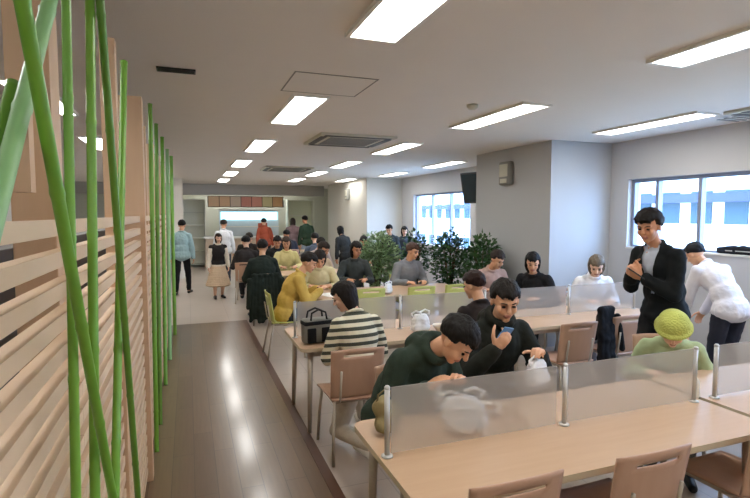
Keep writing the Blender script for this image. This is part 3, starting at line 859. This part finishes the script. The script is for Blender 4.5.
# ---------------------------------------------------------------- the people in the room
def stripes(c1, c2, n, duty=.5, rot=0):
    m = mat('striped_knit', c1, .9, spec=.2); nt = m.node_tree; b = nt.nodes['Principled BSDF']
    tc = nt.nodes.new('ShaderNodeTexCoord'); sp = nt.nodes.new('ShaderNodeSeparateXYZ')
    mu = nt.nodes.new('ShaderNodeMath'); mu.operation = 'MULTIPLY'; mu.inputs[1].default_value = n
    fr = nt.nodes.new('ShaderNodeMath'); fr.operation = 'FRACT'
    gt = nt.nodes.new('ShaderNodeMath'); gt.operation = 'GREATER_THAN'; gt.inputs[1].default_value = duty
    mx = nt.nodes.new('ShaderNodeMix'); mx.data_type = 'RGBA'; mx.inputs['A'].default_value = rgb(c1); mx.inputs['B'].default_value = rgb(c2)
    mp = nt.nodes.new('ShaderNodeMapping'); mp.inputs['Rotation'].default_value = (D2R(rot), 0, 0)
    nt.links.new(tc.outputs['Object'], mp.inputs['Vector']); nt.links.new(mp.outputs['Vector'], sp.inputs[0]); nt.links.new(sp.outputs['Z'], mu.inputs[0])
    nt.links.new(mu.outputs[0], fr.inputs[0]); nt.links.new(fr.outputs[0], gt.inputs[0]); nt.links.new(gt.outputs[0], mx.inputs['Factor'])
    nt.links.new(mx.outputs['Result'], b.inputs['Base Color']); return m
def wpt(root, v):
    a = root.rotation_euler.z; return Vector((root.location.x+v.x*math.cos(a)-v.y*math.sin(a), root.location.y+v.x*math.sin(a)+v.y*math.cos(a), root.location.z+v.z))

# 1 striped woman, back to us, looking down towards the aisle side
person('woman in a cream and dark striped jumper seated with her back turned', 1.22, 3.54, 98, size=.95, lean=10, hunch=12, head=(26, 50, 0), rh=(.12, .34, .80), lh=(-.10, .36, .80),
       hair=BOB, hcol='#1d1714', skin='skin_pale', topname='jumper', topmat=stripes('#e3dcc4', '#4c4f45', 17, .52, 10), bottom='#cdc4b4', bname='trousers', shoes='#e8e4da',
       collar=True, voxel=.0065, feet=((.14, .30, .085), (-.10, -.28, .11)))
# 2 hooded man at the front table
person('man in a dark green hooded jacket bent low over the front table', 1.11, 2.72, -74, tilt=-7, lean=17, hunch=24, head=(48, 16, 0), rh=(.06, .36, .80), lh=(-.12, .42, .80), size=1.04,
       hair=SHORT, hcol='#15110e', topname='hooded_jacket', top='#2f3b31', bottom='#8f8464', hood=True, bulk=1.35, voxel=.0062)
# 3 phone man
pm, pj = person('man in a black jacket looking down at a blue phone', 1.88, 2.88, -97, lean=9, hunch=10, size=1.03, head=(20, -10, 0), rh=(.13, .36, .92), lh=(-.17, .34, .86),
       rpalm=(-.3, -.8, .3), lpalm=(.2, .2, -1), curl=.75, hood=True, hair=SHORT, hcol='#1b1512', top='#23251f', bottom='#26272c', bulk=1.5, voxel=.0062)
# 4 behind him
person('dark clothed person with back turned behind the phone man', 2.28, 3.52, 84, size=.96, lean=8, hunch=8, head=(14, 30, 0), hair=SHORT, hcol='#2a1612', top='#2b2322', bottom='#26262a', voxel=.0075)
# 5 standing man
sm, sj = person('standing man in a dark jacket and pale shirt holding a phone', 3.66, 3.02, -178, size=1.04, sit=False, lean=7, hunch=12, head=(16, 14, 0), S=1, rh=(.10, .26, 1.22), lh=(-.02, .29, 1.20),
       rpalm=(-.9, .1, .3), lpalm=(.8, .1, .5), curl=.75, hair=SHAGGY, hcol='#191410', skin='skin_tan', top='#15181a', bottom='#17181b', shirt='#b9c0cc', vneck=True, voxel=.0062, bulk=1.15, dz=.06*0+0.0)
# 6 knit cap
person('person in a yellow-green knit cap bent over at the front table', 3.26, 2.64, -138, size=.89, lean=14, hunch=20, head=(40, 0, 0), hair=SHORT, hcol='#3a2a1e', skin='skin_pale', top='#a9b890', topname='jumper', bottom='#5b5a52',
       hat=mat('knit_yellow_green', '#b9bf62', .9, bump=.8, bscale=70), bulk=1.0, voxel=.0065)
# 7 white shirt bending over the second-row table
person('person in a white top and dark trousers leaning over the window-side table', 4.78, 3.24, 80, size=.93, sit=False, lean=30, hunch=14, head=(36, 10, 0), rh=(.14, .50, .78), lh=(-.16, .46, .78), hair=SHORT, hcol='#1c1a1c',
       top='#e4e0e4', topname='shirt', bottom='#2b2d38', voxel=.0075, bulk=1.25)
# 8 grey hair in white
person('grey haired person in a white top seated at the second-row table', 4.56, 4.82, -112, lean=10, hunch=14, head=(30, -20, 0), hair=BOB, hcol='#6d6152', skin='skin_pale', top='#e9e9ec', topname='blouse', bottom='#7b7f8b', voxel=.0075)
# 9 black clothes by the pilaster
person('black clothed person seated against the near pilaster, head bowed', 4.08, 5.15, -150, lean=10, hunch=12, head=(20, 25, 0), hair=BOB, hcol='#14100e', top='#1d1d20', bottom='#1d1d22', voxel=.0085)
# 10 yellow
person('person in a bright yellow jacket seated side on at the table end', 1.10, 6.18, -4, lean=12, hunch=14, head=(24, -20, 0), rh=(.10, .42, .80), lh=(-.12, .42, .80), hair=SHORT, hcol='#1a1410', skin='skin', top='#c4a250', bottom='#24262a', voxel=.0085, bulk=1.5)
# 11 cream beyond
person('person in a cream top opposite the yellow jacket', 1.76, 7.14, -100, lean=16, hunch=12, head=(32, 0, 0), hair=BOB, hcol='#231a16', top='#d8cda0', topname='jumper', bottom='#4a4a50', voxel=.009)
# 12 grey jacket
person('person in a plain grey jacket with brown hair near the light bush', 3.12, 7.08, -88, lean=4, hunch=12, head=(16, 30, 0), hair=SHORT, hcol='#4b352a', top='#84868a', bottom='#3c3e46', voxel=.009, bulk=1.9)
# 13 beside planter
person('small person in a pinkish top seated in front of the dark planters', 3.86, 5.98, -100, lean=12, hunch=14, head=(26, 20, 0), hair=SHORT, hcol='#2a201c', top='#c9aa9d', topname='blouse', bottom='#3c3a40', voxel=.009)
# 14 dark coat
person('person in a long dark green-black coat seated with back to the viewer', 1.12, 8.20, 92, lean=4, hunch=6, head=(6, -20, 0), hair=SHORT, hcol='#15110f', top='#222b26', topname='coat', bottom='#1c1e1f', bulk=2.2, voxel=.010)
# 15 girl
person('girl in a beige dress and black vest standing in the aisle end', .56, 10.9, -80, sit=False, lean=2, hunch=4, head=(6, 0, 0), hair=BOB, hcol='#2a1d16', skin='skin_pale', top='#e7dccb', topname='blouse', bottom=None, skirt='#d8bfa2', vest='#24201f', bulk=1.2, voxel=.010)
girl = [o for o in COL.objects if o.get('label', '').startswith('girl in a beige')][0]; girl.scale = (.80, .80, .775)
# 16 teal
person('person in a pale teal shirt and black trousers walking by the screen end', -.15, 11.7, 78, sit=False, lean=2, hunch=4, head=(10, 0, 0), hair=SHORT, hcol='#15110f', top='#9fbcc0', topname='shirt', bottom='#1a1a1e', bulk=1.5, voxel=.010, feet=((.11, .16, .085), (-.11, -.14, .085)))
teal = [o for o in COL.objects if o.get('label', '').startswith('person in a pale teal')][0]; teal.scale = (.93, .93, .93)
# far crowd
far = [ # label, x, y, face, sit, hair, hcol, top, bottom, scale
 ('person in a white shirt standing just behind the girl', .82, 12.9, 95, False, SHORT, '#2b241f', '#dfe1e4', '#4b4d57', .93),
 ('person with dark clothes seated left of the long dark coat', 1.06, 10.25, 80, True, SHORT, '#141110', '#2b2728', '#222', 1.0),
 ('person in black facing the girl at the fourth table', 1.78, 10.95, -95, True, SHORT, '#141110', '#24282a', '#222', 1.0),
 ('person in a pale yellow top facing the viewer', 1.78, 9.85, -92, True, BOB, '#3a2a1f', '#d9cf95', '#555', 1.0),
 ('person in a black jumper seated in the fifth row by the aisle', 1.35, 12.75, -90, True, SHORT, '#141110', '#26221f', '#222', 1.0),
 ('person in a dark green top standing before the pale green shelves', 3.35, 14.9, 100, False, SHORT, '#14110f', '#25382a', '#9fb0c4', .98),
 ('person in a mauve top standing right of the serving counter', 3.05, 15.6, 80, False, LONG, '#2b211d', '#8b7478', '#4a4450', .95),
 ('person in a rust red top at the serving counter', 2.22, 15.7, 95, False, SHORT, '#1f1714', '#a4513a', '#2b2b30', .95),
 ('person in dark navy seated at the sixth table, aisle side', 2.55, 13.55, 95, True, SHORT, '#181514', '#2c303c', '#26262c', 1.0),
 ('person in light grey seated at the fourth table beside the pale yellow one', 2.40, 9.9, -85, True, SHORT, '#17130f', '#b9aaa8', '#3c3c42', 1.0),
 ('person in slate blue seated in the fifth row, middle', 2.70, 11.15, 85, True, SHORT, '#191512', '#565f6e', '#2f3036', 1.0),
 ('person in charcoal seated left of the far pilaster', 3.50, 10.2, -100, True, BOB, '#17120f', '#47484c', '#2f3036', 1.0),
 ('tan faced person in dark grey left of the light bush', 2.46, 7.62, -100, True, BOB, '#17120f', '#3f4444', '#2f3036', 1.0),
 ('person in a beige top next to the tan faced person', 1.94, 8.05, -70, True, SHORT, '#2a211b', '#d6c3a8', '#55504a', 1.0),
 ('tall dark figure standing in front of the far pilaster', 3.42, 11.2, 110, False, BOB, '#141110', '#2f3132', '#222327', .86),
 ('dark haired person standing behind the light bush', 4.28, 10.6, -110, False, SHORT, '#141110', '#3b4346', '#2a2c31', .88),
 ('second dark haired person standing behind the light bush, closer to the window', 4.70, 10.7, -120, False, BOB, '#1a1614', '#50565c', '#2a2c31', .86),
 ('person in dark clothes standing behind the slatted screen', -1.42, 4.6, -40, False, SHORT, '#14100e', '#2a2420', '#1d1b1b', .97),
 ('person in a brown-black coat behind the screen, further along', -1.5, 6.2, -60, False, BOB, '#14100e', '#33241d', '#1d1b1b', .95),
]
for i, (lab, X, Y, fc, sit, hr, hc, tp, bt, sc) in enumerate(far):
    bt = bt if len(bt) == 7 else '#2a2a2e'
    r, _ = person(lab, X, Y, fc, sit=sit, lean=4+(i*5) % 12, hunch=8, head=(10+(i*7) % 16, ((i*37) % 50)-25, 0), hair=hr, hcol=hc, top=tp, bottom=bt, voxel=.011, bulk=1.25, skin=('skin', 'skin_pale', 'skin_tan')[i % 3] if 'tan faced' not in lab else 'skin_tan')
    r.scale = (sc, sc, sc)
    if sit:
        who = lab
        for k in (' seated', ' facing', ' next', ' left', ' beside'): who = who.split(k)[0]
        chair(f'{"green" if i % 3 == 0 else "beige"} chair under the {who}', X, Y, fc, 'green' if i % 3 == 0 else 'wood')

# ---------------------------------------------------------------- things on tables and in hands
def phone(label, c, R, col):
    t = thing('mobile_phone', label, 'phone', c); t.rotation_mode = 'QUATERNION'; t.rotation_quaternion = R.to_quaternion()
    m = MB(); m.box(-.036, .036, -.072, .072, -.005, .005, bev=.004); m.build('body', mat('phone_'+col[1:], col, .3), t, True)
    MB().box(-.032, .032, -.062, .062, .0051, .0056).build('screen', M['screen'], t)
    MB().box(-.026, -.010, .045, .062, -.0065, -.005).build('camera', M['black'], t)
pr = wpt(pm, pj['rh']+pj['rf']*.085+Vector((.0, -.02, .035)))
phone('blue and white mobile phone held by the man in black', pr, RZ(0) @ RX(-60) @ RZ(15), '#5f8fc4')
pr = wpt(sm, (sj['rh']+sj['lh'])*.5+sj['rf']*.08+Vector((0, .02, .03)))
phone('dark mobile phone in the hands of the standing man', pr, RZ(52) @ RX(35), '#22262b')

WB = bpy.data.materials.new('white_bag_film'); WB.use_nodes = True
_b = WB.node_tree.nodes['Principled BSDF']; _b.inputs['Base Color'].default_value = (.86, .87, .88, 1); _b.inputs['Roughness'].default_value = .35
_b.inputs['Subsurface Weight'].default_value = .0
def plastic_bag(label, c, w_, d_, h_, rz, seed, lean=0):
    t = thing('plastic_bag', label, 'bag', c, D2R(rz))
    mb = MB(); nu, nv = 40, 22
    for j in range(nv+1):
        v = j/nv
        prof = (.55+.45*min(1, v*6))*(1-.10*v-.55*max(0, v-.72)**1.2*2.2)
        for i in range(nu):
            a = 2*PI*i/nu; ca, sa = math.cos(a), math.sin(a)
            sq = (abs(ca)**3+abs(sa)**3)**(-1/3)
            n = noise.noise(Vector((ca*2.2+seed, sa*2.2, v*3.1)))*.18+noise.noise(Vector((ca*6, sa*6+seed, v*8)))*.09
            r = prof*(1+n)*sq*.88
            mb.v.append((ca*r*w_/2+lean*v, sa*r*d_/2*(1-.45*v), h_*v*(1+.05*n)+.001))
    for j in range(nv):
        for i in range(nu):
            mb.f.append((j*nu+i, j*nu+(i+1) % nu, (j+1)*nu+(i+1) % nu, (j+1)*nu+i))
    mb.f.append(tuple(range(nu-1, -1, -1))); mb.f.append(tuple(nv*nu+i for i in range(nu))); mb.mi = [0]*len(mb.f)
    mb.build('sack', WB, t, True)
    for s in (1, -1):
        x0 = s*w_*.20+lean
        pts = [(x0-s*.04, s*.012, h_*.93), (x0-s*.03, s*.015, h_*1.12), (x0+s*.02, s*.02, h_*1.22), (x0+s*.06, s*.015, h_*1.10), (x0+s*.05, s*.012, h_*.92)]
        MB().tube(pts, [.012, .010, .008, .010, .012], 8, flat=.35).build('handle', WB, t, True)
    return t
plastic_bag('crumpled white plastic bag standing behind the first frosted divider', (1.235, 2.06, .70), .25, .13, .175, -12, 2, -.03)
lp = wpt(pm, pj['lh']+pj['lf']*.06)
plastic_bag('white plastic bag under the left hand of the phone man', (lp.x-.02, lp.y-.02, .70), .20, .14, .17, 20, 5)
plastic_bag('white plastic bag on the second table behind the hooded man', (1.92, 4.02, .70), .20, .13, .16, 5, 8)
plastic_bag('small white plastic bag on the third-row table between yellow green chairs', (2.46, 6.14, .70), .15, .11, .13, 30, 11)
t = thing('cloth_bag', 'crumpled khaki cloth bag on the table corner beside the first divider post', 'bag', (.875, 2.19, .70), D2R(20))
mb = MB(); mb.ball((0, 0, .06), (.075, .06, .062)); mb.ball((-.02, .02, .12), (.055, .045, .06)); mb.ball((.03, -.01, .10), (.045, .05, .05))
me = mb.fused(.007, 4); me.update(); wrinkle(me, .014, f1=16)
for v in me.vertices: v.co.z = max(v.co.z, .001)
link_mesh('sack', me, cloth('#96875f'), t)
MB().tube([(-.05, .02, .15), (-.06, .0, .20), (-.02, -.01, .225), (.02, .0, .20), (.02, .02, .15)], .007, 8, flat=.5).build('strap', cloth('#7d6f4c'), t, True)
# bottle in the gap between the dividers
t = thing('bottle', 'white bottle with a dark cap standing between two frosted dividers', 'bottle', (2.70, 2.02, .70))
MB().lathe([(.001, 0), (.026, 0), (.029, .01), (.029, .085), (.024, .105), (.012, .118), (.012, .125), (.001, .125)], n=24).build('body', M['white_plastic'], t, True)
MB().lathe([(.001, .125), (.014, .125), (.014, .145), (.008, .150), (.006, .168), (.001, .169)], n=20).build('cap', M['black'], t, True)
# black and grey bag on the striped woman's table
t = thing('tote_bag', 'black and grey tote bag standing at the table corner by the aisle', 'bag', (.97, 4.0, .70), D2R(8))
m = MB(); m.box(-.12, .12, -.06, .06, .001, .20, bev=.025); m.build('body', cloth('#7d7b72'), t, True)
for x0 in (-.105, .02): MB().box(x0, x0+.075, -.075, -.055, .012, .13, bev=.008).build('pocket', cloth('#141416'), t, True)
MB().box(-.122, .122, -.062, .062, .15, .185, bev=.01).build('band', cloth('#1b1b1d'), t, True)
for yy in (-.05, .05): MB().tube([(-.07, yy, .19), (-.06, yy*.9, .25), (0, yy*.8, .275), (.06, yy*.9, .25), (.07, yy, .19)], .008, 8).build('handle', cloth('#1b1b1d'), t, True)
# black coat on the chair
t = thing('coat', 'black coat draped over the second-row chair beside the standing man', 'coat', (3.60, 3.57, 0))
mb = MB()
for k in range(7): mb.cap((-.09+.022*k, -.045+.012*math.sin(k*2), .16+.04*math.sin(k*1.7)), (-.07+.02*k, .0, .86), .035, .032, 10)
for k in range(4): mb.cap((-.05+.035*k, .0, .87), (-.05+.035*k, .08, .60), .032, .034, 10)
me = mb.fused(.010, 4)
wrinkle(me, .012, f1=14)
link_mesh('body', me, cloth('#17171a'), t)
mb = MB(); mb.cap((.11, -.02, .80), (.16, -.04, .50), .035, .028, 10); link_mesh('sleeve', mb.fused(.009, 3), cloth('#17171a'), t)
t = thing('coat', 'dark green-black coat hung over a chair back in the fourth row', 'coat', (1.12, 7.95, 0))
mb = MB()
for k in range(9): mb.cap((-.24+.06*k, -.03+.012*math.sin(k*2.3), .10+.04*math.sin(k*1.9)), (-.20+.05*k, 0, .80), .036, .03, 10)
for k in range(5): mb.cap((-.18+.09*k, -.01, .80), (-.16+.08*k, .06, .74), .035, .03, 10)
me = mb.fused(.013, 4); wrinkle(me, .012, f1=14); link_mesh('body', me, cloth('#222b26'), t)
for s in (-1, 1):
    mb = MB(); mb.cap((s*.25, -.02, .72), (s*.28, -.03, .30), .045, .035, 10); link_mesh('sleeve', mb.fused(.012, 3), cloth('#222b26'), t)
# paper sheets and trays
def sheet(label, x, y, z, rz, w_=.21, h_=.297):
    tag(MB().box(-w_/2, w_/2, -h_/2, h_/2, 0, .002).build('paper_sheet', M['paper'], None, False, (x, y, z)), label, 'paper').rotation_euler = (0, 0, D2R(rz))
sheet('white paper sheet lying in front of the yellow jacket', 1.70, 6.30, .7005, 20)
sheet('white paper sheet on the table of the dark coat', 1.20, 8.85, .7005, 5)
sheet('white paper on the second table before the grey haired person', 4.28, 4.42, .7005, -20)
def tray(label, x, y, rz):
    t = thing('lunch_tray', label, 'tray', (x, y, .7005), D2R(rz))
    m = MB(); m.box(-.19, .19, -.13, .13, 0, .006); m.box(-.19, .19, -.13, -.122, .006, .018); m.box(-.19, .19, .122, .13, .006, .018); m.box(-.19, -.182, -.122, .122, .006, .018); m.box(.182, .19, -.122, .122, .006, .018)
    m.build('base', mat('tray_brown', '#8c6a50', .5), t)
def bowl(label, x, y, z=.7085, col='#ece6da'):
    t = thing('bowl', label, 'bowl', (x, y, z))
    MB().lathe([(.001, 0), (.028, 0), (.030, .008), (.055, .035), (.064, .058), (.060, .058), (.050, .036), (.024, .014), (.001, .012)], n=28).build('vessel', mat('bowl_glaze', col, .25), t, True)
    MB().lathe([(.001, .036), (.049, .036), (.047, .040), (.001, .042)], n=24).build('soup', mat('soup', '#a5713c', .3), t, True)
tray('brown tray before the woman in the striped jumper', 1.22, 3.98, 4)
bowl('white bowl on the tray before the striped jumper woman', 1.27, 3.98)
bowl('white bowl in front of the dark clothed person, second table', 2.10, 4.0, .7005)
bowl('white bowl in front of the bent man in the hooded jacket', 1.45, 2.20, .7005)
# dark things on the sill
t = thing('folded_jacket', 'dark folded jacket lying on the sill of the large window', 'jacket', (5.45, 3.62, 1.323), 0)
mb = MB(); mb.box(-.03, .03, -.26, .26, 0, .07, bev=.02); mb.ball((0, .02, .06), (.035, .20, .035)); me = mb.fused(.009, 4)
wrinkle(me, .008, f1=18)
link_mesh('body', me, cloth('#24262c'), t); MB().box(-.034, -.030, -.2, .15, .03, .04).build('zip', M['post_alu'], t)

# ---------------------------------------------------------------- plants
def plant(label, x, y, h, r, lm, seed, n=900, pot_h=.45):
    random.seed(seed)
    t = thing('potted_plant', label, 'plant', (x, y, 0), 0, 'leafy planters')
    MB().lathe([(.001, 0), (.15, 0), (.19, pot_h-.03), (.20, pot_h), (.18, pot_h), (.17, pot_h-.05), (.001, pot_h-.05)], n=28).build('pot', M['pot'], t, True)
    MB().lathe([(.001, pot_h-.05), (.168, pot_h-.049), (.16, pot_h-.03), (.001, pot_h-.02)], n=20).build('soil', M['soil'], t, True)
    st = MB(); zc = (pot_h+h)/2+.06
    for k in range(9):
        a = k*2.4; rr = r*.55
        st.tube([(.03*math.cos(a), .03*math.sin(a), pot_h-.04), (rr*.5*math.cos(a), rr*.5*math.sin(a), zc), (rr*math.cos(a), rr*math.sin(a), h*.90)], [.012, .009, .004], 7)
    st.build('stems', M['stem'], t, True)
    lf = MB()
    for k in range(n):
        while True:
            p = Vector((random.uniform(-1, 1), random.uniform(-1, 1), random.uniform(-1, 1)))
            if .25 < p.length < 1: break
        lump = 1+.22*noise.noise(p*2.3+Vector((seed, 0, 0)))
        c = Vector((p.x*r*lump, p.y*r*lump, zc+p.z*(h-pot_h)/2*1.02*lump))
        o_ = (Vector((p.x, p.y, p.z*.5+.25))+Vector((random.gauss(0, .5), random.gauss(0, .5), random.gauss(0, .4)))).normalized()
        sd = o_.cross(Vector((random.gauss(0, .4), random.gauss(0, .4), 1))).normalized(); up = sd.cross(o_)
        L = random.uniform(.055, .10); w_ = L*.32
        lf.add([c, c+o_*L*.45+sd*w_+up*.008, c+o_*L-up*.012, c+o_*L*.45-sd*w_+up*.008, c+o_*L*.5-up*.006], [(0, 1, 4), (1, 2, 4), (2, 3, 4), (3, 0, 4)])
    lf.build('foliage', M[lm], t, True)
plant('light green leafy bush in the planter left of the window', 3.10, 8.25, 1.35, .37, 'leaf_light', 3, 1700)
plant('small dark leafy plant beside the light green bush', 3.95, 8.5, 1.34, .24, 'leaf_dark', 5, 700)
plant('dark leafy planter bush in front of the far window', 4.15, 7.55, 1.42, .31, 'leaf_dark', 8, 1200)
plant('dark leafy planter bush against the near pilaster', 4.02, 6.35, 1.36, .27, 'leaf_dark', 11, 1100)

# ---------------------------------------------------------------- dark cabinets added behind the screen to darken its gaps
names = ['under the leaning poles', 'second', 'third', 'fourth', 'fifth', 'sixth', 'seventh']
for i in range(7):
    y = .12+i*1.16
    t = thing('gap_darkening_cabinet', f'dark cabinet added to darken the screen gaps, {names[i]} of the row', 'cabinet', (-.86, y, 0), 0, 'cabinets added to darken the screen gaps')
    MB().box(-.22, .22, -.575, .575, 0, 1.62, bev=.006).build('body', M['dark_wood'], t)
    for s in (-1, 1):
        d = MB().box(-.240, -.221, min(s*.01, s*.565), max(s*.01, s*.565), .05, 1.58).build('door', M['dark_wood'], t)
        MB().box(-.258, -.240, min(s*.04, s*.055), max(s*.04, s*.055), .75, .95).build('handle', M['steel'], d)
